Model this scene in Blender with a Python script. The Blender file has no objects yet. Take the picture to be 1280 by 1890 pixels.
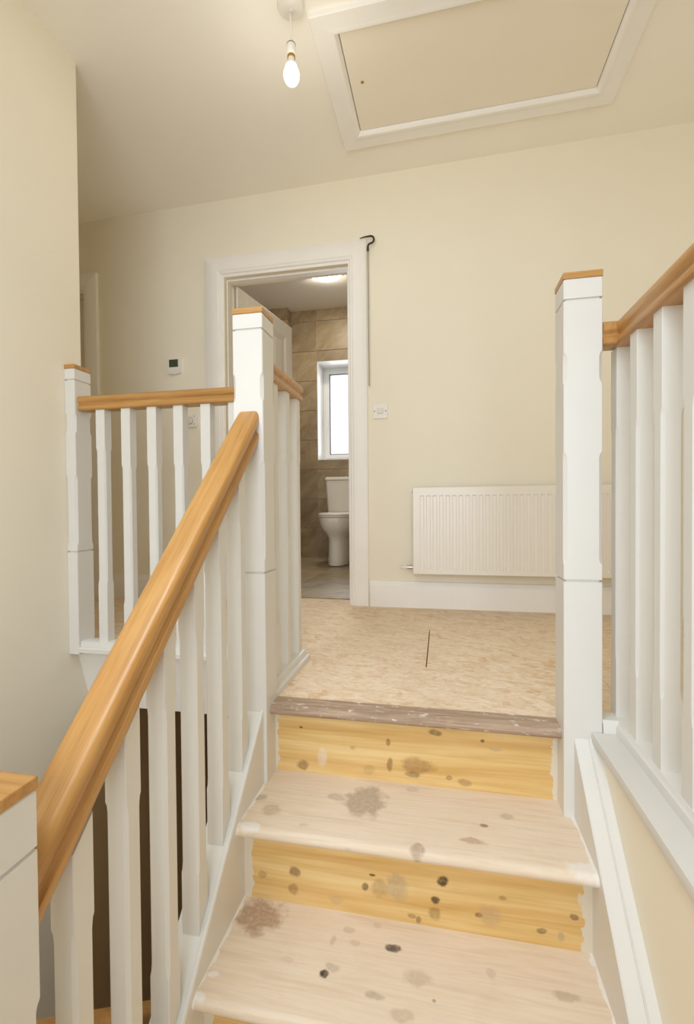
import bpy, bmesh, math, random
from mathutils import Vector, Matrix
random.seed(7)
scene = bpy.context.scene
COL = scene.collection

# ------------------------------------------------------------------ camera
FPX = 862.06
cam = bpy.data.cameras.new('camera')
cam.sensor_fit = 'HORIZONTAL'; cam.sensor_width = 36.0
cam.lens = FPX / 1280.0 * 36.0
cam.clip_start = 0.02
camo = bpy.data.objects.new('camera', cam); COL.objects.link(camo)
EYE = 0.59
R_ = Vector((0.97989655, 0.19933669, -0.00822376))
D_ = Vector((-0.00481977, -0.01755582, -0.99983427))
F_ = Vector((-0.19944803, 0.97977379, -0.01624213))
camo.matrix_world = Matrix(((R_.x, -D_.x, -F_.x, 0), (R_.y, -D_.y, -F_.y, 0), (R_.z, -D_.z, -F_.z, EYE), (0, 0, 0, 1)))
scene.camera = camo

# ------------------------------------------------------------------ world, light, exposure
w = bpy.data.worlds.new('overcast_sky'); scene.world = w; w.use_nodes = True
bg = w.node_tree.nodes['Background']
bg.inputs['Color'].default_value = (0.93, 0.96, 1.0, 1); bg.inputs['Strength'].default_value = 1.25
vs = scene.view_settings
vs.view_transform = 'Standard'; vs.look = 'None'; vs.gamma = 1.0; vs.use_curve_mapping = False
vs.exposure = 0.06
scene.cycles.max_bounces = 9; scene.cycles.diffuse_bounces = 8; scene.cycles.transparent_max_bounces = 16

def area_light(name, loc, direction, sx, sy, power, color):
    l = bpy.data.lights.new(name, 'AREA'); l.shape = 'RECTANGLE'; l.size = sx; l.size_y = sy
    l.energy = power; l.color = color
    o = bpy.data.objects.new(name, l); COL.objects.link(o); o.location = loc
    o.rotation_euler = Vector(direction).to_track_quat('-Z', 'Y').to_euler()
    return o
# daylight coming in by the window on the half landing (behind the viewer)
area_light('daylight_half_landing_window', (-0.15, -1.28, 1.0), (0, 1, 0.0), 1.7, 1.7, 36, (0.90, 1.0, 1.12))
# added top fill, shining down through an invented rooflight above the half landing
area_light('added_top_fill', (-0.62, -0.15, 2.74), (0.1, 0.6, -1), 1.3, 1.3, 36, (0.90, 1.0, 1.12))
# daylight coming in by the bathroom window
area_light('daylight_bathroom_window', (-0.95, 5.40, 1.61), (0, -1, -0.1), 0.72, 1.0, 28, (0.94, 1.0, 1.08))

# ------------------------------------------------------------------ materials
def lin(c):
    o = []
    for v in c[:3]:
        v = v / 255.0
        o.append(v / 12.92 if v <= 0.04045 else ((v + 0.055) / 1.055) ** 2.4)
    return (*o, 1.0)

class NT:
    def __init__(s, name):
        s.m = bpy.data.materials.new(name); s.m.use_nodes = True
        s.t = s.m.node_tree; s.b = s.t.nodes['Principled BSDF']
    def n(s, typ, **kw):
        nd = s.t.nodes.new(typ)
        for k, v in kw.items(): setattr(nd, k, v)
        return nd
    def L(s, a, b): s.t.links.new(a, b)
    def coords(s, scale=(1, 1, 1), rot=(0, 0, 0), space='Object'):
        tc = s.n('ShaderNodeTexCoord'); mp = s.n('ShaderNodeMapping')
        mp.inputs['Scale'].default_value = scale; mp.inputs['Rotation'].default_value = rot
        s.L(tc.outputs[space], mp.inputs['Vector']); return mp.outputs['Vector']
    def noise(s, vec, scale, detail=4, rough=0.55, dist=0.0):
        nd = s.n('ShaderNodeTexNoise'); nd.inputs['Scale'].default_value = scale
        nd.inputs['Detail'].default_value = detail; nd.inputs['Roughness'].default_value = rough
        nd.inputs['Distortion'].default_value = dist
        s.L(vec, nd.inputs['Vector']); return nd.outputs['Fac'], nd.outputs['Color']
    def ramp(s, fac, stops):
        r = s.n('ShaderNodeValToRGB'); e = r.color_ramp.elements
        while len(e) < len(stops): e.new(0.5)
        for i, (p, c) in enumerate(stops):
            e[i].position = p; e[i].color = c if len(c) == 4 else lin(c)
        s.L(fac, r.inputs['Fac']); return r.outputs['Color']
    def mix(s, fac, a, b, mode='MIX'):
        m = s.n('ShaderNodeMix', data_type='RGBA', blend_type=mode)
        for sock, v in ((m.inputs['Factor'], fac), (m.inputs['A'], a), (m.inputs['B'], b)):
            if isinstance(v, (int, float)): sock.default_value = v
            elif isinstance(v, tuple): sock.default_value = v
            else: s.L(v, sock)
        # typed colour sockets
        return m
    def cmix(s, fac, a, b, mode='MIX'):
        m = s.n('ShaderNodeMix', data_type='RGBA', blend_type=mode)
        ins = [i for i in m.inputs if i.type == 'RGBA']; f = [i for i in m.inputs if i.type == 'VALUE'][0]
        out = [o for o in m.outputs if o.type == 'RGBA'][0]
        for sock, v in ((f, fac), (ins[0], a), (ins[1], b)):
            if isinstance(v, (int, float, tuple)): sock.default_value = v
            else: s.L(v, sock)
        return out
    def math(s, op, a, b=0.0, clamp=False):
        m = s.n('ShaderNodeMath', operation=op, use_clamp=clamp)
        for i, v in enumerate((a, b)):
            if isinstance(v, (int, float)): m.inputs[i].default_value = v
            else: s.L(v, m.inputs[i])
        return m.outputs[0]
    def vmath(s, op, a, b):
        m = s.n('ShaderNodeVectorMath', operation=op)
        for i, v in enumerate((a, b)):
            if isinstance(v, tuple): m.inputs[i].default_value = v
            else: s.L(v, m.inputs[i])
        return m
    def bump(s, h, strength=0.2, dist=0.002):
        b = s.n('ShaderNodeBump'); b.inputs['Strength'].default_value = strength; b.inputs['Distance'].default_value = dist
        s.L(h, b.inputs['Height']); s.L(b.outputs['Normal'], s.b.inputs['Normal'])
    def base(s, c):
        if isinstance(c, tuple): s.b.inputs['Base Color'].default_value = c
        else: s.L(c, s.b.inputs['Base Color'])
    def set(s, **kw):
        for k, v in kw.items():
            sock = s.b.inputs[k.replace('_', ' ')]
            if isinstance(v, (int, float, tuple)): sock.default_value = v
            else: s.L(v, sock)
        return s

def plain(name, c, rough=0.5, metal=0.0, var=0.03, vscale=6.0, bump=0.0, bscale=60.0, coat=0.0, spec=0.5):
    m = NT(name); v = m.coords()
    f, _ = m.noise(v, vscale, 3)
    l = lin(c)
    lo = tuple(x * (1 - var) for x in l[:3]) + (1,); hi = tuple(min(1, x * (1 + var)) for x in l[:3]) + (1,)
    m.base(m.ramp(f, [(0.3, lo), (0.7, hi)]))
    m.set(Roughness=rough, Metallic=metal, Coat_Weight=coat, Specular_IOR_Level=spec)
    if bump:
        h, _ = m.noise(v, bscale, 5); m.bump(h, bump, 0.001)
    return m.m

def mat_oak(name='oak_varnished', along='Y', slope=0.0):
    m = NT(name)
    def grain(sc):
        mp = m.n('ShaderNodeMapping'); mp.inputs['Scale'].default_value = sc
        m.L(m.coords((1, 1, 1), (-math.atan(slope), 0, 0)), mp.inputs['Vector']); return mp.outputs['Vector']
    ax = lambda a, b: {'X': (a, b, b), 'Y': (b, a, b), 'Z': (b, b, a)}[along]
    f1, _ = m.noise(grain(ax(1.3, 22)), 2.4, 5, 0.55, 0.35)
    f2, _ = m.noise(grain(ax(9, 300)), 1.0, 3, 0.6)
    f3, _ = m.noise(grain(ax(3, 6)), 1.5, 2, 0.5)
    c = m.ramp(f1, [(0.28, (172, 125, 62)), (0.5, (190, 142, 77)), (0.72, (201, 156, 92))])
    c = m.cmix(0.5, c, m.ramp(f2, [(0.5, (255, 255, 255)), (0.72, (214, 188, 148))]), 'MULTIPLY')
    c = m.cmix(0.35, c, m.ramp(f3, [(0.35, (232, 214, 188)), (0.65, (255, 255, 255))]), 'MULTIPLY')
    m.base(c); m.set(Roughness=0.4, Coat_Weight=0.4, Coat_Roughness=0.25)
    m.bump(f2, 0.04, 0.0004)
    return m.m

def add_spots(m, col, spots, plane, noise_scale=32.0, wob=0.55):
    """stains and knots with their own place and outline on a board; plane = indices of local coords"""
    tc = m.n('ShaderNodeTexCoord'); v = tc.outputs['Object']
    _, nc = m.noise(v, noise_scale, 4, 0.55)
    sep0 = m.n('ShaderNodeSeparateXYZ'); m.L(v, sep0.inputs[0])
    sepn = m.n('ShaderNodeSeparateColor'); m.L(nc, sepn.inputs[0])
    n1 = m.math('SUBTRACT', sepn.outputs[0], 0.5); n2 = m.math('SUBTRACT', sepn.outputs[1], 0.5)
    fi, _ = m.noise(v, 95.0, 4, 0.6)
    inner = m.math('ADD', 0.25, m.math('MULTIPLY', fi, 1.35), clamp=True)
    ax, ay = sep0.outputs[plane[0]], sep0.outputs[plane[1]]
    for (cx, cy, rx, ry, c, s) in spots:
        dx = m.math('ADD', m.math('DIVIDE', m.math('SUBTRACT', ax, cx), rx), m.math('MULTIPLY', n1, wob * 3))
        dy = m.math('ADD', m.math('DIVIDE', m.math('SUBTRACT', ay, cy), ry), m.math('MULTIPLY', n2, wob * 3))
        d = m.math('SQRT', m.math('ADD', m.math('MULTIPLY', dx, dx), m.math('MULTIPLY', dy, dy)))
        k = m.math('MULTIPLY', m.math('SUBTRACT', 1.3, d), 2.0, clamp=True)
        k = m.math('MULTIPLY', k, m.math('MULTIPLY', inner, s))
        col = m.cmix(k, col, lin(c))
    return col

def edge_paint(m, col, x0, x1, color, noise_scale=30, wob=0.02):
    """ragged brush strokes of wall paint that ran over the two ends of a board (local X)"""
    tc = m.n('ShaderNodeTexCoord'); v = tc.outputs['Object']
    sep = m.n('ShaderNodeSeparateXYZ'); m.L(v, sep.inputs[0])
    f, _ = m.noise(v, noise_scale, 3, 0.6)
    x = m.math('ADD', sep.outputs[0], m.math('MULTIPLY', m.math('SUBTRACT', f, 0.5), wob * 2))
    a = m.math('LESS_THAN', x, x0); b = m.math('GREATER_THAN', x, x1)
    return m.cmix(m.math('MAXIMUM', a, b), col, lin(color))

def mat_tread(name, spots):
    m = NT(name)
    f1, _ = m.noise(m.coords((1.5, 22, 22)), 2.0, 5, 0.6, 0.5)
    f2, _ = m.noise(m.coords((1, 1, 1)), 5.0, 4)
    c = m.ramp(f1, [(0.3, (220, 200, 174)), (0.5, (231, 215, 194)), (0.7, (226, 207, 180))])
    c = m.cmix(m.ramp(f2, [(0.4, (0, 0, 0)), (0.75, (150, 150, 150))]), c, lin((232, 216, 196)))
    f3, _ = m.noise(m.coords((1, 1, 1)), 9.0, 6, 0.7, 0.6)
    c = m.cmix(m.ramp(f3, [(0.54, (0, 0, 0)), (0.78, (110, 110, 110))]), c, lin((196, 164, 124)))
    f4, _ = m.noise(m.coords((5, 130, 60)), 1.0, 4, 0.65, 0.4)
    c = m.cmix(0.22, c, m.ramp(f4, [(0.35, (226, 208, 184)), (0.6, (255, 255, 255))]), 'MULTIPLY')
    c = add_spots(m, c, spots, (0, 1))
    c = edge_paint(m, c, -0.410, 0.409, (236, 230, 220), 24, 0.016)
    m.base(c); m.set(Roughness=0.72, Specular_IOR_Level=0.25)
    m.bump(f1, 0.12, 0.001)
    return m.m

def mat_riser(name, spots, x0=-0.395, x1=0.395, seed=0.0):
    m = NT(name)
    v = m.coords((0.9, 10, 11))
    f1, _ = m.noise(v, 2.2 + seed, 3, 0.5, 0.3)
    w_ = m.n('ShaderNodeTexWave', wave_type='BANDS', bands_direction='Z')
    w_.inputs['Scale'].default_value = 5.0 + seed; w_.inputs['Distortion'].default_value = 9.0
    w_.inputs['Detail'].default_value = 2.0; w_.inputs['Detail Scale'].default_value = 0.6
    m.L(m.coords((0.25, 1, 1)), w_.inputs['Vector'])
    c = m.ramp(f1, [(0.3, (218, 184, 118)), (0.5, (230, 200, 140)), (0.72, (238, 212, 158))])
    g = m.ramp(w_.outputs['Fac'], [(0.0, (255, 255, 255)), (0.6, (248, 238, 214)), (1.0, (226, 198, 150))])
    c = m.cmix(0.45, c, g, 'MULTIPLY')
    f5, _ = m.noise(m.coords((3, 60, 90)), 1.0, 4, 0.6, 0.3)
    c = m.cmix(0.4, c, m.ramp(f5, [(0.35, (232, 204, 160)), (0.6, (255, 255, 255))]), 'MULTIPLY')
    f6, _ = m.noise(m.coords((1, 1, 1.4)), 14.0, 5, 0.65, 0.5)
    c = m.cmix(m.ramp(f6, [(0.58, (0, 0, 0)), (0.8, (120, 120, 120))]), c, lin((196, 172, 136)))
    c = add_spots(m, c, spots, (0, 2), wob=0.5)
    c = edge_paint(m, c, x0, x1, (222, 212, 192))
    m.base(c); m.set(Roughness=0.6, Specular_IOR_Level=0.3)
    return m.m

def mat_osb(name):
    m = NT(name)
    f0, nc = m.noise(m.coords(), 9.0, 4)
    def flakes(scale, rot, stops):
        vo = m.n('ShaderNodeTexVoronoi', feature='F1'); vo.inputs['Scale'].default_value = 1.0
        mp = m.n('ShaderNodeMapping'); mp.inputs['Scale'].default_value = scale
        m.L(m.vmath('ADD', m.coords((1, 1, 1), (0, 0, rot)), m.vmath('MULTIPLY', nc, (0.05, 0.05, 0)).outputs[0]).outputs[0], mp.inputs['Vector'])
        m.L(mp.outputs['Vector'], vo.inputs['Vector'])
        sc = m.n('ShaderNodeSeparateColor'); m.L(vo.outputs['Color'], sc.inputs[0])
        return m.ramp(sc.outputs[0], stops)
    c = flakes((16, 50, 10), 0.25, [(0.0, (228, 204, 174)), (0.35, (236, 216, 190)), (0.75, (241, 224, 201)), (1.0, (233, 210, 178))])
    c2 = flakes((30, 26, 10), -0.7, [(0.0, (0, 0, 0)), (0.74, (0, 0, 0)), (0.86, (170, 170, 170)), (1.0, (235, 235, 235))])
    f1, _ = m.noise(m.coords((22, 34, 10)), 1.0, 5, 0.65, 1.2)
    k = m.math('MULTIPLY', m.ramp(f1, [(0.42, (0, 0, 0)), (0.56, (255, 255, 255))]), c2)
    c = m.cmix(m.math('MULTIPLY', k, 0.7), c, lin((212, 162, 104)))
    dust, _ = m.noise(m.coords(), 3.2, 5, 0.6)
    c = m.cmix(m.ramp(dust, [(0.38, (0, 0, 0)), (0.72, (170, 170, 170))]), c, lin((238, 222, 200)))
    f5, _ = m.noise(m.coords((40, 90, 10)), 1.0, 5, 0.7, 0.6)
    c = m.cmix(0.5, c, m.ramp(f5, [(0.33, (214, 190, 158)), (0.52, (255, 255, 255))]), 'MULTIPLY')
    f3, _ = m.noise(m.coords((20, 26, 10)), 1.0, 2, 0.5)
    c = m.cmix(m.ramp(f3, [(0.76, (0, 0, 0)), (0.80, (140, 140, 140))]), c, lin((150, 112, 74)))
    f4, _ = m.noise(m.coords((1, 1, 1)), 26.0, 2, 0.5)
    c = m.cmix(m.ramp(f4, [(0.73, (0, 0, 0)), (0.76, (200, 200, 200))]), c, lin((240, 232, 220)))
    m.base(c); m.set(Roughness=0.75, Specular_IOR_Level=0.2); m.bump(f5, 0.15, 0.001)
    return m.m

def mat_nosing(name):
    m = NT(name)
    f1, _ = m.noise(m.coords((3, 60, 60)), 2.0, 5, 0.65, 0.5)
    c = m.ramp(f1, [(0.3, (140, 116, 96)), (0.5, (172, 148, 126)), (0.7, (192, 170, 146))])
    f2, _ = m.noise(m.coords((10, 26, 26)), 3.0, 4, 0.6)
    c = m.cmix(m.ramp(f2, [(0.60, (0, 0, 0)), (0.66, (220, 220, 220))]), c, lin((232, 226, 216)))
    f3, _ = m.noise(m.coords((4, 4, 4)), 3.0, 3, 0.6)
    c = m.cmix(m.ramp(f3, [(0.62, (0, 0, 0)), (0.75, (160, 160, 160))]), c, lin((196, 168, 140)))
    m.base(c); m.set(Roughness=0.8, Specular_IOR_Level=0.2); m.bump(f1, 0.35, 0.002)
    return m.m

def mat_stone_tile(name, a, b, cc, vein):
    m = NT(name)
    oi = m.n('ShaderNodeObjectInfo')
    off = m.n('ShaderNodeVectorMath', operation='SCALE'); off.inputs[0].default_value = (13.0, 7.0, 19.0)
    m.L(oi.outputs['Random'], off.inputs['Scale'])
    v = m.vmath('ADD', m.coords((1, 1, 1), (0.5, 0.6, 0.3)), off.outputs[0]).outputs[0]
    mp = m.n('ShaderNodeMapping'); mp.inputs['Scale'].default_value = (1.0, 1.0, 2.6); m.L(v, mp.inputs['Vector']); v = mp.outputs['Vector']
    f, _ = m.noise(v, 3.0, 7, 0.62, 0.5)
    c = m.ramp(f, [(0.3, a), (0.5, b), (0.7, cc)])
    f2, _ = m.noise(v, 2.2, 5, 0.6, 0.7)
    ridge = m.math('ABSOLUTE', m.math('SUBTRACT', f2, 0.5))
    c = m.cmix(m.ramp(ridge, [(0.0, (130, 130, 130)), (0.03, (0, 0, 0))]), c, lin(vein))
    br = m.ramp(oi.outputs['Random'], [(0.0, (222, 222, 222)), (1.0, (255, 255, 255))])
    c = m.cmix(1.0, c, br, 'MULTIPLY')
    m.base(c); m.set(Roughness=0.4)
    return m.m

def emis(name, c, strength):
    m = NT(name); m.base(lin(c)); m.set(Emission_Color=lin(c), Emission_Strength=strength, Roughness=0.3)
    return m.m

def mat_glass(name):
    m = NT(name)
    tr = m.n('ShaderNodeBsdfTransparent'); gl = m.n('ShaderNodeBsdfGlossy'); gl.inputs['Roughness'].default_value = 0.03
    fr = m.n('ShaderNodeFresnel'); mx = m.n('ShaderNodeMixShader')
    m.L(fr.outputs[0], mx.inputs[0]); m.L(tr.outputs[0], mx.inputs[1]); m.L(gl.outputs[0], mx.inputs[2])
    m.L(mx.outputs[0], m.t.nodes['Material Output'].inputs['Surface'])
    return m.m

SP_T1 = [(-0.117, 0.043, 0.051, 0.058, (168, 150, 128), 0.75), (-0.197, 0.04, 0.02, 0.014, (168, 150, 128), 0.45), (-0.355, -0.039, 0.026, 0.019, (150, 112, 72), 0.35), (-0.405, 0.003, 0.018, 0.011, (168, 150, 128), 0.6), (-0.383, -0.107, 0.024, 0.013, (236, 232, 226), 0.85), (0.03, -0.107, 0.015, 0.014, (120, 80, 45), 0.45), (0.157, -0.061, 0.028, 0.009, (186, 146, 118), 0.7), (0.188, 0.0, 0.008, 0.006, (120, 80, 45), 0.7), (0.248, 0.046, 0.019, 0.011, (168, 150, 128), 0.45), (0.398, -0.103, 0.039, 0.02, (236, 232, 226), 0.7), (0.004, 0.113, 0.015, 0.01, (168, 150, 128), 0.3), (-0.253, -0.081, 0.011, 0.006, (168, 150, 128), 0.3), (-0.132, -0.129, 0.012, 0.007, (168, 150, 128), 0.3)]
SP_T2 = [(-0.353, 0.091, 0.052, 0.042, (150, 112, 72), 0.65), (-0.165, -0.017, 0.01, 0.008, (60, 42, 28), 0.95), (-0.024, 0.069, 0.016, 0.009, (60, 42, 28), 0.85), (-0.052, -0.041, 0.02, 0.007, (168, 150, 128), 0.6), (-0.151, 0.001, 0.016, 0.009, (168, 150, 128), 0.45), (-0.13, 0.096, 0.013, 0.008, (168, 150, 128), 0.35), (-0.111, 0.066, 0.011, 0.008, (168, 150, 128), 0.3), (-0.422, 0.056, 0.01, 0.007, (236, 232, 226), 0.9), (-0.398, -0.064, 0.011, 0.007, (236, 232, 226), 0.9), (-0.405, -0.109, 0.012, 0.008, (236, 232, 226), 0.9), (0.333, 0.033, 0.022, 0.01, (168, 150, 128), 0.55), (0.032, 0.01, 0.028, 0.016, (150, 112, 72), 0.3), (0.004, -0.067, 0.026, 0.012, (168, 150, 128), 0.4), (0.069, -0.028, 0.004, 0.003, (120, 80, 45), 0.6), (0.41, 0.122, 0.007, 0.012, (236, 232, 226), 0.9), (-0.162, 0.065, 0.006, 0.012, (168, 150, 128), 0.4), (-0.067, 0.12, 0.01, 0.007, (168, 150, 128), 0.3), (0.188, 0.054, 0.009, 0.011, (168, 150, 128), 0.3), (-0.252, -0.001, 0.014, 0.007, (168, 150, 128), 0.2)]
SP_R0 = [(-0.327, 0.045, 0.005, 0.003, (60, 42, 28), 0.8), (-0.321, -0.069, 0.017, 0.013, (120, 80, 45), 0.6), (-0.261, -0.038, 0.014, 0.026, (236, 232, 226), 0.35), (-0.061, -0.042, 0.008, 0.016, (120, 80, 45), 0.6), (-0.065, 0.023, 0.006, 0.011, (120, 80, 45), 0.6), (0.067, 0.064, 0.018, 0.008, (60, 42, 28), 0.6), (0.021, -0.036, 0.039, 0.022, (120, 80, 45), 0.45), (0.004, -0.063, 0.018, 0.009, (60, 42, 28), 0.5), (0.146, -0.07, 0.017, 0.009, (120, 80, 45), 0.4), (0.196, 0.052, 0.005, 0.004, (60, 42, 28), 0.7), (0.107, -0.061, 0.009, 0.006, (120, 80, 45), 0.5), (0.229, 0.032, 0.015, 0.005, (168, 150, 128), 0.4), (-0.17, -0.002, 0.008, 0.005, (120, 80, 45), 0.3), (-0.123, -0.061, 0.016, 0.013, (120, 80, 45), 0.2)]
SP_R1 = [(-0.279, -0.009, 0.013, 0.012, (120, 80, 45), 0.7), (-0.284, -0.054, 0.013, 0.011, (120, 80, 45), 0.5), (-0.367, -0.029, 0.011, 0.009, (120, 80, 45), 0.35), (-0.099, -0.018, 0.008, 0.008, (60, 42, 28), 0.7), (-0.081, 0.013, 0.007, 0.003, (60, 42, 28), 0.8), (-0.063, -0.019, 0.019, 0.019, (120, 80, 45), 0.35), (-0.022, -0.007, 0.024, 0.032, (168, 150, 128), 0.5), (0.088, 0.023, 0.012, 0.011, (60, 42, 28), 0.9), (0.07, -0.024, 0.009, 0.008, (60, 42, 28), 0.85), (0.068, -0.056, 0.012, 0.016, (120, 80, 45), 0.45), (0.169, -0.044, 0.008, 0.005, (120, 80, 45), 0.7), (0.195, -0.042, 0.022, 0.023, (168, 150, 128), 0.35), (0.376, -0.012, 0.009, 0.007, (60, 42, 28), 0.6), (0.308, -0.058, 0.01, 0.006, (60, 42, 28), 0.55), (0.349, -0.062, 0.007, 0.01, (168, 150, 128), 0.5), (0.222, 0.005, 0.009, 0.005, (120, 80, 45), 0.5), (0.03, -0.079, 0.006, 0.008, (60, 42, 28), 0.5), (0.013, -0.073, 0.01, 0.005, (120, 80, 45), 0.5), (-0.173, -0.062, 0.017, 0.011, (168, 150, 128), 0.25), (0.388, 0.029, 0.004, 0.013, (236, 232, 226), 0.5)]

M = {}
M['wall'] = plain('wall_paint_magnolia', (242, 235, 217), 0.85, var=0.012, vscale=2.5, spec=0.2)
M['ceiling'] = plain('ceiling_paint', (250, 246, 236), 0.9, var=0.012, vscale=2.0, spec=0.15)
M['white'] = plain('white_satin_paint', (222, 220, 214), 0.38, var=0.012, vscale=9)
M['trim'] = plain('cream_white_trim_paint', (246, 243, 238), 0.42, var=0.012, vscale=7)
M['hatch'] = plain('hatch_board_paint', (242, 234, 218), 0.6, var=0.012, vscale=4)
M['oakX'] = mat_oak('oak_grain_across', 'X'); M['oakY'] = mat_oak('oak_grain_along', 'Y'); M['oakS'] = mat_oak('oak_grain_sloping', 'Y', 0.955)
M['tread1'] = mat_tread('pine_tread_stained_grey', SP_T1); M['tread2'] = mat_tread('pine_tread_stained_brown', SP_T2)
M['tread3'] = mat_tread('pine_tread_plain', [])
M['riser0'] = mat_riser('pine_riser_top', SP_R0, -0.398, 0.378, 0.0)
M['riser1'] = mat_riser('pine_riser_knots', SP_R1, -0.392, 0.394, 0.35)
M['riser2'] = mat_riser('pine_riser_plain', [], -0.392, 0.394, 0.6)
M['osb'] = mat_osb('chipboard_flake_floor'); M['nosing'] = mat_nosing('worn_grey_nosing')
M['joist'] = plain('raw_softwood', (176, 140, 96), 0.8)
M['lowhall_shade'] = plain('lower_hall_shade_tone', (176, 146, 102), 0.9)  # wall tone browned, putting the gloom of the unlit hall into the colour
M['tile'] = mat_stone_tile('stone_wall_tile', (142, 121, 90), (166, 146, 114), (184, 166, 134), (200, 184, 156))
M['ftile'] = mat_stone_tile('stone_floor_tile', (150, 134, 106), (176, 160, 130), (192, 178, 150), (206, 194, 170))
M['grout'] = plain('grout', (206, 192, 164), 0.9)
M['porcelain'] = plain('porcelain', (236, 230, 218), 0.12, var=0.0, coat=0.4)
M['plastic'] = plain('white_plastic', (238, 234, 226), 0.35, var=0.0)
M['plastic2'] = plain('white_rocker_plastic', (226, 220, 210), 0.3, var=0.0)
M['upvc'] = plain('upvc_frame', (240, 240, 238), 0.3, var=0.0)
M['rubber'] = plain('black_gasket', (38, 36, 34), 0.6, var=0.0)
M['chrome'] = plain('chrome', (200, 198, 194), 0.18, 1.0, var=0.0)
M['iron'] = plain('dark_iron', (58, 52, 46), 0.5, 0.5, var=0.1)
M['steelrod'] = plain('grey_steel_rod', (168, 166, 156), 0.4, 0.7, var=0.05)
M['radiator'] = plain('radiator_enamel', (240, 235, 226), 0.3, var=0.0)
M['dark'] = plain('dark_slot', (40, 34, 26), 0.8, var=0.0)
M['lcd'] = plain('lcd_screen', (72, 82, 60), 0.25, var=0.02)
M['inkgrey'] = plain('printed_grey', (120, 112, 100), 0.5, var=0.0)
M['brass'] = plain('brass_collar', (190, 140, 50), 0.3, 1.0, var=0.0)
M['bulb'] = emis('lit_bulb_glass', (244, 240, 226), 52.0)
M['bathlamp'] = emis('lit_lamp_diffuser', (248, 238, 220), 55.0)
M['glass'] = mat_glass('clear_glass')
M['door'] = plain('door_paint', (236, 228, 212), 0.4, var=0.01)
M['dpaint'] = plain('string_paint', (228, 220, 204), 0.5, var=0.012)

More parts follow.
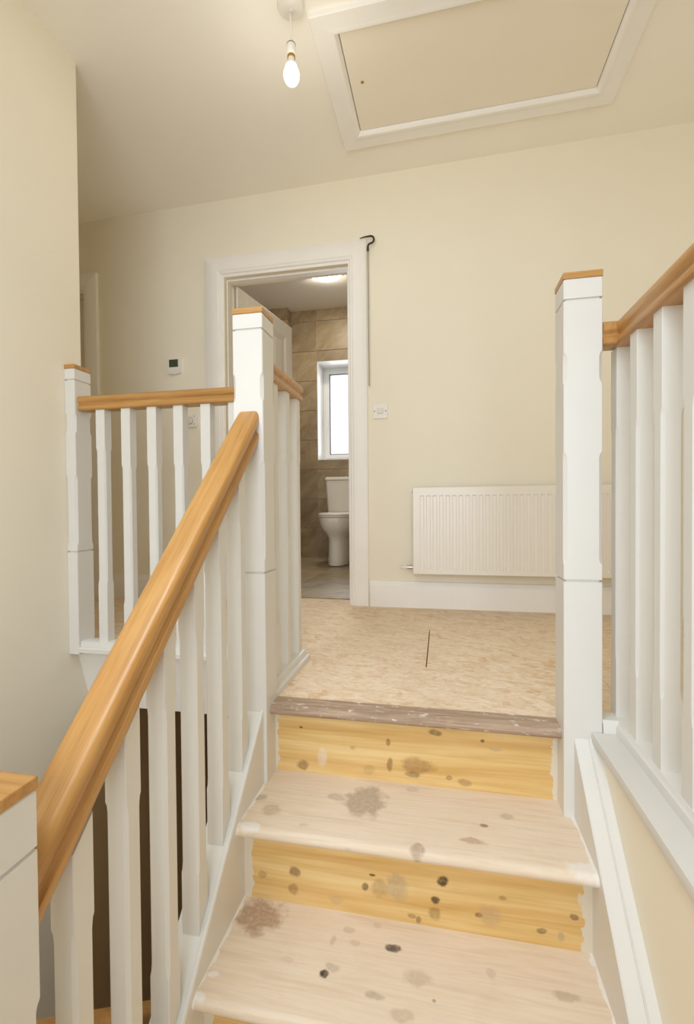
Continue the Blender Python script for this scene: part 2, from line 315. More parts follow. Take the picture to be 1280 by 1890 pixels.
# ------------------------------------------------------------------ mesh helpers
class MB:
    def __init__(s): s.v = []; s.f = []
    def add(s, vs_, fs):
        k = len(s.v); s.v += [tuple(p) for p in vs_]; s.f += [tuple(i + k for i in f) for f in fs]; return s
    def box(s, x0, x1, y0, y1, z0, z1, bev=0.0):
        if bev <= 0:
            vs_ = [(x0, y0, z0), (x1, y0, z0), (x1, y1, z0), (x0, y1, z0), (x0, y0, z1), (x1, y0, z1), (x1, y1, z1), (x0, y1, z1)]
            return s.add(vs_, [(0, 3, 2, 1), (4, 5, 6, 7), (0, 1, 5, 4), (1, 2, 6, 5), (2, 3, 7, 6), (3, 0, 4, 7)])
        bm = bmesh.new(); bmesh.ops.create_cube(bm, size=1.0)
        for v in bm.verts:
            v.co = Vector(((x0 + x1) / 2 + v.co.x * (x1 - x0), (y0 + y1) / 2 + v.co.y * (y1 - y0), (z0 + z1) / 2 + v.co.z * (z1 - z0)))
        bmesh.ops.bevel(bm, geom=list(bm.edges), offset=bev, segments=2, profile=0.5, affect='EDGES')
        bm.verts.index_update()
        s.add([v.co[:] for v in bm.verts], [[v.index for v in f.verts] for f in bm.faces]); bm.free(); return s
    def rings(s, rs, cap0=True, cap1=True, close=True):
        n = len(rs[0]); vs_ = [p for r in rs for p in r]; fs = []
        for i in range(len(rs) - 1):
            for j in range(n if close else n - 1):
                a = i * n + j; b = i * n + (j + 1) % n
                fs.append((a, b, b + n, a + n))
        if cap0: fs.append(tuple(reversed(range(n))))
        if cap1: fs.append(tuple((len(rs) - 1) * n + j for j in range(n)))
        return s.add(vs_, fs)
    def lathe(s, prof, cx, cy, n=24):
        return s.rings([[(cx + r * math.cos(2 * math.pi * j / n), cy + r * math.sin(2 * math.pi * j / n), z) for j in range(n)] for (r, z) in prof])
    def tube(s, pts, r, n=10):
        pts = [Vector(p) for p in pts]; rs = []; prev = None
        for i, p in enumerate(pts):
            t = (pts[min(i + 1, len(pts) - 1)] - pts[max(i - 1, 0)]).normalized()
            if prev is None:
                prev = t.orthogonal().normalized()
            u = (prev - t * prev.dot(t)).normalized(); prev = u; v_ = t.cross(u)
            rr = r[i] if isinstance(r, (list, tuple)) else r
            rs.append([p + (u * math.cos(2 * math.pi * j / n) + v_ * math.sin(2 * math.pi * j / n)) * rr for j in range(n)])
        return s.rings([[q[:] for q in rg] for rg in rs])
    def prism(s, prof, axis, a, b):
        """polygon prof in the two other axes (in x,y,z order) extruded along axis from a to b"""
        def P(u, v, t):
            return {'X': (t, u, v), 'Y': (u, t, v), 'Z': (u, v, t)}[axis]
        return s.rings([[P(u, v, a) for u, v in prof], [P(u, v, b) for u, v in prof]])
    def sweep(s, prof, path):
        """profile (u sideways, v up) along a polyline, mitred in plan, vertical end cuts"""
        path = [Vector(p) for p in path]; rs = []
        dirs = [(path[i + 1] - path[i]) for i in range(len(path) - 1)]
        for i, p in enumerate(path):
            d0 = dirs[max(i - 1, 0)]; d1 = dirs[min(i, len(dirs) - 1)]
            h0 = Vector((d0.x, d0.y, 0)).normalized(); h1 = Vector((d1.x, d1.y, 0)).normalized()
            n0 = Vector((h0.y, -h0.x, 0)); n1 = Vector((h1.y, -h1.x, 0))
            mt = (n0 + n1).normalized(); k = 1.0 / max(0.2, mt.dot(n1))
            hl = Vector((d1.x, d1.y, 0)).length; sl = math.sqrt(1 + (d1.z / hl) ** 2)
            rs.append([(p + mt * (u * k) + Vector((0, 0, v * sl)))[:] for u, v in prof])
        return s.rings(rs)
    def post(s, cx, cy, levels, slope=0.0):
        """square post: levels (z, half_x, half_y, chamfer); first and last level follow slope dz/dy"""
        rs = []
        for i, (z, hx, hy, c) in enumerate(levels):
            pts = [(hx - c, -hy), (hx, -hy + c), (hx, hy - c), (hx - c, hy), (-hx + c, hy), (-hx, hy - c), (-hx, -hy + c), (-hx + c, -hy)]
            k = slope if i in (0, len(levels) - 1) else 0.0
            rs.append([(cx + x, cy + y, z + k * y) for x, y in pts])
        return s.rings(rs)
    def mesh(s, name, origin, smooth=None):
        me = bpy.data.meshes.new(name)
        ox, oy, oz = origin
        me.from_pydata([(x - ox, y - oy, z - oz) for x, y, z in s.v], [], s.f)
        bm = bmesh.new(); bm.from_mesh(me); bmesh.ops.recalc_face_normals(bm, faces=bm.faces); bm.to_mesh(me); bm.free()
        if smooth:
            me.shade_smooth(); me.set_sharp_from_angle(angle=math.radians(smooth))
        me.update(); return me

ORG = {}
def tag(o, label=None, cat=None, group=None, kind=None):
    if label: o['label'] = label
    if cat: o['category'] = cat
    if group: o['group'] = group
    if kind: o['kind'] = kind
    return o
def thing(name, origin, label=None, cat=None, group=None, kind=None, rz=0.0):
    o = bpy.data.objects.new(name, None); o.empty_display_size = 0.05; COL.objects.link(o)
    o.location = origin; o.rotation_euler = (0, 0, rz); ORG[o.name] = Vector(origin)
    return tag(o, label, cat, group, kind)
def part(name, mb, mat, parent=None, origin=None, smooth=None, label=None, local=False):
    """mb in world coordinates (or the parent's own when local); origin = the part's own origin"""
    if local:
        po = Vector((0, 0, 0)); origin = Vector(origin or (0, 0, 0))
    else:
        po = ORG[parent.name] if parent else Vector((0, 0, 0))
        if origin is None:
            origin = po if parent else (sum((Vector(v) for v in mb.v), Vector()) / len(mb.v))
        origin = Vector(origin)
    o = bpy.data.objects.new(name, mb.mesh(name, origin, smooth)); COL.objects.link(o)
    o.data.materials.append(M[mat]); o.location = origin - po
    if parent: o.parent = parent
    ORG[o.name] = origin
    if label: o['label'] = label
    return o
def structure(name, mb, mat, smooth=None, origin=(0, 0, 0)):
    o = part(name, mb, mat, None, origin, smooth); o['kind'] = 'structure'; return o
def inst(src, parent, loc):
    o = src.copy(); COL.objects.link(o); o.parent = parent; o.location = loc; return o

# ------------------------------------------------------------------ measures
YW = 2.678                       # landing face of the back wall
def zc(x, y): return 2.4765 + 0.016 * x + 0.0184 * (y - YW)
RISE, GOING = 0.21, 0.2145
RY = [1.33, 1.116, 0.902, 0.688]          # riser faces
XL, XR = -0.505, 0.325                    # inner faces of the strings
LN = (-0.5415, 1.301)                     # left newel centre
RN = (0.3455, 1.308)                      # right newel centre
BN = (-0.5415, 0.443)                     # bottom newel centre
XWL = -1.487                              # left wall face
HALF = -0.84                              # half landing level

# ------------------------------------------------------------------ room shell
mb = MB().box(-1.62, XWL, -1.2, 1.715, -2.75, 2.62); mb.box(-3.1, -1.62, 1.60, 1.715, -0.25, 2.62); mb.box(-1.62, XWL, 1.715, 1.76, -0.30, -0.02)
structure('wall_left', mb, 'wall')
mb = MB()
TY = YW + 0.125
mb.box(-2.28, -1.30, YW, TY, -0.25, 2.62); mb.box(-0.51, 1.72, YW, TY, -0.25, 2.62)
mb.box(-1.30, -0.51, YW, TY, 1.985, 2.62); mb.box(-3.1, -2.28, YW, TY, 1.985, 2.62); mb.box(-3.1, -3.05, YW, TY, -.25, 1.985)
structure('wall_back', mb, 'wall')
structure('wall_right', MB().box(1.6, 1.72, -1.2, TY, -0.25, 2.62), 'wall')
structure('wall_corridor', MB().box(-3.2, -3.1, 1.6, TY, -0.25, 2.62), 'wall')
mb = MB()                                   # wall behind the viewer, with the half-landing window opening
mb.box(-1.62, -1.00, -1.2, -1.08, -2.75, 2.62); mb.box(0.70, 1.72, -1.2, -1.08, -2.75, 2.62)
mb.box(-1.00, 0.70, -1.2, -1.08, -2.75, 0.15); mb.box(-1.00, 0.70, -1.2, -1.08, 1.85, 2.62)
structure('wall_front', mb, 'wall')
structure('wall_stairwell', MB().box(0.380, 0.50, -1.08, 1.262, -2.75, -0.012), 'wall')
mb = MB()
for x0, x1, y0, y1 in ((-3.1, 1.72, 0.50, TY), (-3.1, 1.72, -1.2, -0.80), (-3.1, -1.27, -0.80, 0.50), (0.03, 1.72, -0.80, 0.50)):  # slabs leave a hole for the invented rooflight
    q = [(x0, y0), (x1, y0), (x1, y1), (x0, y1)]
    mb.rings([[(x, y, zc(x, y)) for x, y in q], [(x, y, 2.66) for x, y in q]])
structure('ceiling', mb, 'ceiling')
# landing floor: slab with flake-board panels on it
mb = MB()
mb.box(-3.1, 1.6, 1.75, YW + 0.15, -0.25, -0.018); mb.box(XWL, -0.50, 1.69, 1.75, -0.05, -0.018); mb.box(-0.50, 0.50, 1.64, 1.75, -0.25, -0.018)
mb.box(-0.50, 0.365, 1.352, 1.64, -0.25, -0.018); mb.box(0.50, 1.6, -1.08, 1.75, -0.25, -0.018)
floor = structure('floor', mb, 'joist')
def panel(x0, x1, y0, y1):
    o = part('panel', MB().box(x0 + .0008, x1 - .0008, y0 + .0004, y1 - .0004, -0.018, 0.0, 0.0006), 'osb', floor, ((x0 + x1) / 2, (y0 + y1) / 2, 0))
panel(-0.505, 0.52, 1.3545, 1.70)
panel(0.52, 1.6, 0.55, 1.70); panel(0.52, 1.6, -1.08, 0.55)
panel(-3.1, -0.0605, 1.70, 2.215); panel(-0.0580, 1.6, 1.70, 2.215)
panel(-3.1, 1.6, 2.215, YW); panel(-1.29, -0.52, YW, YW + 0.15)
# apron below the landing edge, lower hall behind it
mb = MB().prism([(1.668, -0.002), (1.742, -0.262), (1.80, -0.262), (1.80, -0.252), (1.75, -0.252), (1.688, -0.052), (1.688, -0.002)], 'X', XWL - 0.03, -0.50)
structure('trim_1', mb, 'trim')
structure('ceiling_lower_hall', MB().box(-1.62, -0.50, 1.795, 3.1, -0.262, -0.252), 'lowhall_shade')
structure('wall_lower_hall', MB().box(-1.62, -0.48, 3.0, 3.1, -2.75, -0.262), 'lowhall_shade')
structure('wall_lower_left', MB().box(-1.62, XWL, 1.715, 3.0, -2.75, -0.25), 'lowhall_shade')
mb = MB().rings([[(x, y, z) for y, z in ((-1.08, -2.75), (3.0, -2.75), (3.0, -0.27), (1.352, -0.27), (0.62, -0.98), (-1.08, -0.98))] for x in (-0.56, -0.51)])
structure('wall_spandrel', mb, 'wall')
structure('floor_lower_hall', MB().box(-1.62, 0.5, -1.2, 3.1, -2.85, -2.75), 'joist')
hl = structure('floor_half_landing', MB().box(XWL, 0.380, -1.08, 0.46, -1.0, HALF - 0.018), 'joist')
part('panel', MB().box(XWL, -0.56, -1.08, 0.44, HALF - 0.018, HALF), 'osb', hl, (-1.0, -0.3, HALF))
part('panel', MB().box(-0.559, 0.380, -1.08, 0.687, HALF - 0.018, HALF), 'osb', hl, (-0.1, -0.2, HALF))

# skirting boards
def skirting(name, x0, x1):
    prof = [(YW, 0.0), (YW - 0.018, 0.0), (YW - 0.018, 0.118), (YW - 0.0165, 0.126), (YW - 0.010, 0.136), (YW - 0.008, 0.146), (YW, 0.148)]
    structure(name, MB().prism(prof, 'X', x0, x1), 'trim', 50)
skirting('baseboard_back', -0.41, 1.6); skirting('baseboard_back.001', -2.19, -1.421)

# ------------------------------------------------------------------ door surrounds and doors
def architrave(name, xo0, xi0, xi1, xo1, ztop, zi, lining):
    t = thing(name, ((xi0 + xi1) / 2, YW, 0), kind='structure')
    wv = xi0 - xo0
    # profile across the board: u from inner edge outwards, depth towards the viewer
    prof = [(0.0, 0.0), (0.0, 0.010), (0.006, 0.014), (0.014, 0.014), (0.018, 0.018), (wv - 0.004, 0.022), (wv, 0.020), (wv, 0.0)]
    def ring(f): return [f(u, d) for u, d in prof]
    left = MB().rings([ring(lambda u, d: (xi0 - u, YW - d, 0.0)), ring(lambda u, d: (xi0 - u, YW - d, zi + u))])
    right = MB().rings([ring(lambda u, d: (xi1 + u, YW - d, 0.0)), ring(lambda u, d: (xi1 + u, YW - d, zi + u))])
    head = MB().rings([ring(lambda u, d: (xi0 - u, YW - d, zi + u)), ring(lambda u, d: (xi1 + u, YW - d, zi + u))])
    part('architrave_leg', left, 'trim', t, smooth=30); part('architrave_leg', right, 'trim', t, smooth=30); part('architrave_head', head, 'trim', t, smooth=30)
    if lining:
        l0, l1, lz = xi0 + 0.012, xi1 - 0.010, zi - 0.016
        m_ = MB(); m_.box(l0 - 0.02, l0, YW - 0.002, TY + 0.002, 0, lz, 0.001); m_.box(l1, l1 + 0.02, YW - 0.002, TY + 0.002, 0, lz, 0.001)
        m_.box(l0 - 0.02, l1 + 0.02, YW - 0.002, TY + 0.002, lz, lz + 0.02, 0.001)
        part('door_lining', m_, 'trim', t)
        m_ = MB(); m_.box(l0, l0 + 0.012, YW + 0.035, YW + 0.080, 0, lz, 0.001); m_.box(l1 - 0.012, l1, YW + 0.035, YW + 0.080, 0, lz, 0.001)
        m_.box(l0 + .012, l1 - .012, YW + 0.035, YW + 0.080, lz - 0.012, lz, 0.001)
        part('door_stop', m_, 'trim', t)
    return t
architrave('trim_2', -1.419, -1.319, -0.518, -0.416, 2.1, 2.003, True)
architrave('trim_3', -3.15, -3.05, -2.283, -2.19, 2.1, 2.003, True)

def door_leaf(name, hinge, ang, width, height, mat, handle_side=1):
    """panelled leaf, local x along the leaf, local y its thickness"""
    t = thing(name, hinge, kind='structure', rz=ang)
    th = 0.02
    core = MB().box(0, width, -th * 0.45, th * 0.45, 0, height)
    part('leaf_core', core, mat, t, local=True)
    st = 0.10; mid = 0.10
    xs = [(0, st), (width / 2 - mid / 2, width / 2 + mid / 2), (width - st, width)]
    for a, b in xs: part('stile', MB().box(a, b, -th, th, 0, height, 0.002), mat, t, local=True)
    zs = [(0, 0.2), (0.78, 0.90), (1.42, 1.52), (height - 0.105, height)]
    for a, b in zs:
        for c, d in ((st, width / 2 - mid / 2), (width / 2 + mid / 2, width - st)):
            part('rail', MB().box(c, d, -th, th, a, b, 0.002), mat, t, local=True)
    for i in range(3):
        for c, d in ((st, width / 2 - mid / 2), (width / 2 + mid / 2, width - st)):
            z0, z1 = zs[i][1], zs[i + 1][0]
            m_ = MB()
            for sg in (-1, 1):
                o1 = [(c, z0), (d, z0), (d, z1), (c, z1)]; k = 0.02; g = 0.045
                def rg(ins, y): return [(x + (ins if x == c else -ins), y * sg, z + (ins if z == z0 else -ins)) for x, z in o1]
                m_.rings([rg(0, th * 0.95), rg(k, th * 0.5), rg(g, th * 0.5), rg(g + 0.02, th * 0.8)], cap0=False)
            part('panel', m_, mat, t, local=True)
    m_ = MB().lathe([(0.0, 0), (0.026, 0), (0.026, 0.006), (0.0, 0.006)], 0, 0, 16)
    for sg in (-1, 1):
        pts = [(width - 0.06, sg * th, 1.0), (width - 0.06, sg * (th + 0.045), 1.0), (width - 0.075, sg * (th + 0.052), 1.0), (width - 0.17, sg * (th + 0.052), 1.0)]
        part('handle', MB().tube(pts, 0.009, 10), 'chrome', t, local=True, smooth=40)
    for z in (0.2, 1.0, 1.75):
        part('hinge', MB().tube([(0.0, th + 0.004, z), (0.0, th + 0.004, z + 0.09)], 0.006, 8), 'chrome', t, local=True, smooth=40)
    return t
door_leaf('door_1', (-1.283, YW + 0.115, 0.012), math.atan2(0.74, 0.115), 0.75, 1.965, 'door')
door_leaf('door_2', (-3.033, YW + 0.085, 0.008), 0.0, 0.737, 1.972, 'door')

# ------------------------------------------------------------------ bathroom seen through the doorway
YB, BF, BC = 4.95, 0.006, 2.71
mb = MB(); mb.box(-2.25, 0.35, TY, YB + 0.3, -0.2, BF - 0.010)
bfl = structure('floor_bathroom', mb, 'grout')
fw = 0.597
for i in range(4):
    for j in range(7):
        x0 = -2.25 + 0.62 * i + 0.0; y0 = YW + 0.15 + 0.3 * j
        if y0 < YB - 0.02 and x0 < 0.3:
            part('tile', MB().box(x0, min(x0 + 0.618, 0.35), y0, min(y0 + 0.298, YB), BF - 0.010, BF, 0.0008), 'ftile', bfl, (x0 + .3, y0 + .15, BF))
wx0, wx1, wz0, wz1 = -1.328, -0.58, 1.074, 2.147
mb = MB(); g = 0.008
mb.box(-2.25, wx0, YB + g, YB + 0.32, -0.2, BC + .1); mb.box(wx1, 0.35, YB + g, YB + 0.32, -0.2, BC + .1)
mb.box(wx0, wx1, YB + g, YB + 0.32, -0.2, wz0); mb.box(wx0, wx1, YB + g, YB + 0.32, wz1, BC + .1)
wbb = structure('wall_bathroom_back', mb, 'grout')
structure('wall_bathroom_left', MB().box(-2.35, -2.25, TY, YB + .3, -0.2, BC + .1), 'tile')
structure('wall_bathroom_right', MB().box(0.35, 0.45, TY, YB + .3, -0.2, BC + .1), 'tile')
structure('ceiling_bathroom', MB().box(-2.35, 0.45, TY, YB + .32, BC, BC + .1), 'ceiling')
mb = MB(); mb.box(-2.25, -1.30, TY, TY + 0.006, 0, BC); mb.box(-0.51, 0.35, TY, TY + 0.006, 0, BC); mb.box(-1.30, -0.51, TY, TY + .006, 1.99, BC)
structure('wall_bathroom_door_side', mb, 'ceiling')
th_ = 0.322
cols = [(-1.616, -1.3345), (-1.3290, -0.735), (-0.7295, -0.136), (-0.1305, 0.347)]
rows = []
z = 0.012
while z < BC - 0.01:
    rows.append((z, min(z + th_ - 0.0055, BC - 0.002))); z += th_
def wall_tile(x0, x1, y, z0, z1, parent):
    if x1 - x0 < 0.006 or z1 - z0 < 0.006: return
    part('tile', MB().box(x0, x1, y - 0.001, y + g, z0, z1, 0.001), 'tile', parent, ((x0 + x1) / 2, y, (z0 + z1) / 2))
for (x0, x1) in cols:
    for (z0, z1) in rows:
        if x1 <= wx0 or x0 >= wx1 or z1 <= wz0 or z0 >= wz1:
            wall_tile(x0, x1, YB, z0, z1, wbb); continue
        if z0 < wz0: wall_tile(x0, x1, YB, z0, wz0 - 0.001, wbb)
        if z1 > wz1: wall_tile(x0, x1, YB, wz1 + 0.001, z1, wbb)
        zz0, zz1 = max(z0, wz0), min(z1, wz1)
        if x0 < wx0: wall_tile(x0, wx0 - 0.001, YB, zz0, zz1, wbb)
        if x1 > wx1: wall_tile(wx1 + 0.001, x1, YB, zz0, zz1, wbb)
# boxed-in pipes in the left corner, tiled too
bx = structure('wall_bathroom_boxing', MB().box(-2.25, -1.628, YB - 0.112, YB + g, 0, BC), 'grout')
for (z0, z1) in rows:
    wall_tile(-2.25, -1.62, YB - 0.12, z0, z1, bx)
    part('tile', MB().box(-1.628, -1.619, YB - 0.119, YB - 0.001, z0, z1, 0.001), 'tile', bx, (-1.62, YB - .06, (z0 + z1) / 2))
# window
WY = 5.20
wt = thing('window_1', ((wx0 + wx1) / 2, WY, wz0), kind='structure')
m_ = MB(); m_.box(wx0, wx0 + 0.006, YB, WY + .02, wz0, wz1); m_.box(wx1 - 0.006, wx1, YB, WY + .02, wz0, wz1); m_.box(wx0, wx1, YB, WY + .02, wz1 - 0.006, wz1)
part('reveal_lining', m_, 'upvc', wt); part('window_sill', MB().box(wx0, wx1, YB - 0.004, WY + .02, wz0, wz0 + 0.010, 0.002), 'upvc', wt)
def frame(x0, x1, z0, z1, w_, y0, y1, bev=0.004):
    m_ = MB(); m_.box(x0, x0 + w_, y0, y1, z0, z1, bev); m_.box(x1 - w_, x1, y0, y1, z0, z1, bev)
    m_.box(x0 + w_, x1 - w_, y0, y1, z0, z0 + w_, bev); m_.box(x0 + w_, x1 - w_, y0, y1, z1 - w_, z1, bev); return m_
ix0, ix1, iz0, iz1 = wx0 + 0.006, wx1 - 0.006, wz0 + 0.010, wz1 - 0.006
part('window_frame', frame(ix0, ix1, iz0, iz1, 0.030, WY, WY + 0.07), 'upvc', wt)
cas = part('casement', frame(ix0 + .030, ix1 - .030, iz0 + .030, iz1 - .030, 0.042, WY - 0.012, WY + 0.05), 'upvc', wt)
part('gasket', frame(ix0 + .072, ix1 - .072, iz0 + .072, iz1 - .072, 0.008, WY + 0.002, WY + 0.03, 0), 'rubber', cas)
part('pane', MB().box(ix0 + .080, ix1 - .080, WY + 0.012, WY + 0.016, iz0 + .080, iz1 - .080), 'glass', cas)
part('window_handle', MB().box(ix0 + 0.040, ix0 + 0.056, WY - 0.040, WY - 0.012, 1.46, 1.58, 0.004), 'upvc', cas)

# toilet
TX = -0.99; TF = 4.25
t = thing('toilet', (TX, 4.6, BF), 'cream white close-coupled toilet under the bathroom window', 'toilet')
def dshape(cx, y_front, y_back, hw, z, n=28, p=2.4):
    """D-shaped plan: straight back, rounded front"""
    pts = []; ym = y_front + (y_back - y_front) * 0.5
    for i in range(n + 1):
        a = math.pi * i / n
        c, s_ = math.cos(a), math.sin(a)
        pts.append((cx + hw * math.copysign(abs(c) ** (2 / p), c), ym - (ym - y_front) * abs(s_) ** (2 / p), z))
    pts.append((cx - hw, y_back, z)); pts.append((cx + hw, y_back, z))
    return pts
prof = [(0.100, 4.265, 0.012), (0.104, 4.262, 0.020), (0.100, 4.27, 0.10), (0.098, 4.275, 0.24), (0.102, 4.265, 0.275), (0.125, 4.235, 0.315), (0.155, 4.205, 0.35), (0.172, 4.185, 0.39), (0.178, 4.18, 0.43), (0.180, 4.178, 0.462), (0.176, 4.182, 0.468)]
part('pan', MB().rings([dshape(TX, yf, 4.80, hw, z_) for hw, yf, z_ in prof]), 'porcelain', t, smooth=40)
seat = part('seat', MB().rings([dshape(TX, yf, 4.735, hw, z_) for hw, yf, z_ in [(0.176, 4.182, 0.470), (0.183, 4.174, 0.473), (0.183, 4.174, 0.482), (0.180, 4.178, 0.485)]]), 'plastic', t, smooth=40)
part('seat_lid', MB().rings([dshape(TX, yf, 4.735, hw, z_) for hw, yf, z_ in [(0.178, 4.180, 0.486), (0.184, 4.172, 0.489), (0.185, 4.171, 0.500), (0.180, 4.178, 0.508), (0.165, 4.19, 0.511)]]), 'plastic', seat, smooth=40)
def rrect(cx, hw, y0, y1, r, z, n=5):
    pts = []
    for (sx, yy, a0) in ((1, y1, 0), (-1, y1, 90), (-1, y0, 180), (1, y0, 270)):
        for k in range(n + 1):
            a = math.radians(a0 + 90 * k / n)
            pts.append((cx + sx * (hw - r) + r * math.cos(a), (yy - r if yy == y1 else yy + r) + r * math.sin(a), z))
    return pts
cist = part('cistern', MB().rings([rrect(TX, hw, y0, 4.935, 0.03, z_) for hw, y0, z_ in [(0.180, 4.76, 0.468), (0.188, 4.75, 0.50), (0.205, 4.735, 0.84)]]), 'porcelain', t, smooth=50)
part('cistern_lid', MB().rings([rrect(TX, hw, y0, 4.94, 0.03, z_) for hw, y0, z_ in [(0.205, 4.735, 0.842), (0.212, 4.727, 0.848), (0.212, 4.727, 0.866), (0.204, 4.735, 0.877)]]), 'porcelain', cist, smooth=50)
part('flush_button', MB().lathe([(0.024, 0.877), (0.024, 0.885), (0.020, 0.888), (0.0, 0.888)], TX, 4.83, 20), 'chrome', cist, smooth=40)
# bathroom lamp
t = thing('bathroom_ceiling_light', (-1.03, 4.17, BC), 'round glowing ceiling light above the bathroom doorway view', 'ceiling light')
part('lamp_base', MB().lathe([(0.0, BC), (0.156, BC), (0.156, BC - 0.012), (0.0, BC - 0.012)], -1.03, 4.17, 36), 'plastic', t, smooth=40)
part('diffuser', MB().lathe([(0.150, BC - 0.012), (0.150, BC - 0.018), (0.14, BC - 0.026), (0.09, BC - 0.033), (0.0, BC - 0.036)], -1.03, 4.17, 36), 'bathlamp', t, smooth=60)

# ------------------------------------------------------------------ window behind the viewer
wt = thing('window_2', (-0.15, -1.14, 0.15), kind='structure')
part('window_frame', frame(-1.00, 0.70, 0.15, 1.85, 0.05, -1.17, -1.11), 'upvc', wt)
part('mullion', MB().box(-0.175, -0.125, -1.17, -1.11, 0.20, 1.80, 0.004), 'upvc', wt)
part('pane', MB().box(-0.95, -0.175, -1.143, -1.139, 0.20, 1.80), 'glass', wt); part('pane', MB().box(-0.125, 0.65, -1.143, -1.139, 0.20, 1.80), 'glass', wt)
part('window_sill', MB().box(-1.04, 0.74, -1.11, -1.02, 0.12, 0.15, 0.006), 'trim', wt)

wt = thing('added_rooflight', (-0.62, -0.15, 2.60), kind='structure')  # unseen rooflight, made up as an opening for the added top fill
mb = MB(); mb.box(-1.27, -1.22, -0.80, 0.50, 2.58, 2.66, 0.004); mb.box(-0.02, 0.03, -0.80, 0.50, 2.58, 2.66, 0.004); mb.box(-1.22, -0.02, -0.80, -0.75, 2.58, 2.66, 0.004); mb.box(-1.22, -0.02, 0.45, 0.50, 2.58, 2.66, 0.004)
part('window_frame', mb, 'upvc', wt)
part('pane', MB().box(-1.22, -0.02, -0.75, 0.45, 2.618, 2.622), 'glass', wt)

# ------------------------------------------------------------------ staircase (upper flight)
st = thing('staircase', (-0.09, 0.902, HALF), 'bare pine stair flight with stained treads climbing to the landing', 'staircase')
def tread(k, mat, y_back):
    z = -RISE * k; yn = RY[k] - 0.048; r = 0.014
    prof = [(y_back, z)]
    yr = yn + 0.016
    for i in range(9):
        a = math.pi / 2 + math.pi * i / 8
        prof.append((yr + 0.016 * math.cos(a), z - 0.015 + 0.015 * math.sin(a)))
    prof += [(y_back, z - 0.030)]
    part('tread', MB().prism(prof, 'X', XL, XR), mat, st, (-0.09, (1.19, 1.19, 0.975, 0.76)[k], z), smooth=35)
tread(1, 'tread1', 1.332); tread(2, 'tread2', 1.118); tread(3, 'tread3', 0.904)
for k in range(4):
    z1 = -RISE * k - 0.028; z0 = -RISE * (k + 1)
    part('riser', MB().box(XL, XR, RY[k], RY[k] + 0.018, z0, z1), 'riser%d' % min(k, 2), st, (-0.09, RY[k], -0.12 - RISE * k))
# worn grey nosing at the landing edge
prof = [(1.3535, 0.003)]
for i in range(9):
    a = math.pi / 2 + math.pi * i / 8
    prof.append((1.282 + 0.018 + 0.018 * math.cos(a), -0.0115 + 0.0145 * math.sin(a)))
prof += [(1.3535, -0.026)]
part('landing_nosing', MB().prism(prof, 'X', -0.4965, 0.3005), 'nosing', st, (-0.1, 1.31, 0), smooth=35, label='worn grey wooden nosing at the landing edge')
# closed strings
SS = 1.0
def string_prism(prof, y0, y1, z_at, slope):
    return MB().rings([[(x, y, z_at(y) + dz) for x, dz in prof] for y in (y0, y1)])
zl = lambda y: -0.016 + 1.0 * (y - 1.239)
prof = [(-0.505, -0.36), (-0.505, -0.006), (-0.507, 0.0), (-0.512, 0.001), (-0.514, -0.006), (-0.578, -0.006), (-0.580, -0.010), (-0.580, -0.36)]
part('string', string_prism(prof, 0.46, 1.2565, zl, SS), 'white', st, (-0.54, 0.85, -0.3), smooth=20)
zr = lambda y: -0.025 + 0.965 * (y - 1.246)
prof = [(0.380, -0.34), (0.325, -0.34), (0.325, 0.0), (0.328, 0.003), (0.356, 0.003), (0.358, 0.000), (0.361, 0.006), (0.380, 0.007)]
part('string', string_prism(prof, 0.2, 1.2625, zr, SS), 'white', st, (0.34, 0.8, -0.3), smooth=20)

# lower flight going down behind the left balustrade
st2 = thing('staircase', (-1.0, 1.2, -2.0), 'dim lower flight of stairs down in the well behind the left balusters', 'staircase')
for k in range(1, 9):
    z = HALF - RISE * k; y0 = 0.44 + GOING * (k - 1)
    part('tread', MB().box(XWL + .002, -0.60, y0 - 0.01, y0 + GOING + 0.03, z - 0.03, z, 0.008), 'tread3', st2, (-1.0, y0 + .1, z))
    part('riser', MB().box(XWL + .002, -0.60, y0 - 0.018, y0, z, z + RISE - .03), 'riser2', st2, (-1.0, y0, z + .1))
part('string', MB().rings([[(x, y, -0.60 - 0.95 * (y - 0.46) + dz) for x, dz in ((-0.60, -0.5), (-0.60, 0), (-0.565, 0), (-0.565, -0.5))] for y in (0.46, 2.3)]), 'dpaint', st2, (-0.58, 1.4, -1.5))

# ------------------------------------------------------------------ newel posts
H = 0.0452; E_ = 0.002; CH = 0.0085
def newel_levels(zb, top=1.149, hx=H, hy=H, g1=1.096, g0=0.393, ch=((0.434, 0.716), (0.886, 0.966))):
    lv = [(zb, hx, hy, E_)]
    def groove(zg):
        return [(zg - 0.0032, hx, hy, E_), (zg - 0.0018, hx - 0.005, hy - 0.005, E_), (zg + 0.0018, hx - 0.005, hy - 0.005, E_), (zg + 0.0032, hx, hy, E_)]
    def cham(a, b, c=CH):
        k = min(0.014, (b - a) * 0.3)
        return [(a, hx, hy, E_), (a + k * 0.35, hx, hy, c * 0.7), (a + k, hx, hy, c), (b - k, hx, hy, c), (b - k * 0.35, hx, hy, c * 0.7), (b, hx, hy, E_)]
    ev = []
    if g0 is not None: ev += groove(g0)
    for a, b in ch: ev += cham(a, b)
    ev += groove(g1); ev.sort(key=lambda e: e[0])
    lv += [e for e in ev if e[0] > zb + 0.001]
    lv += [(top - 0.003, hx, hy, E_), (top, hx - 0.003, hy - 0.003, E_)]
    return lv
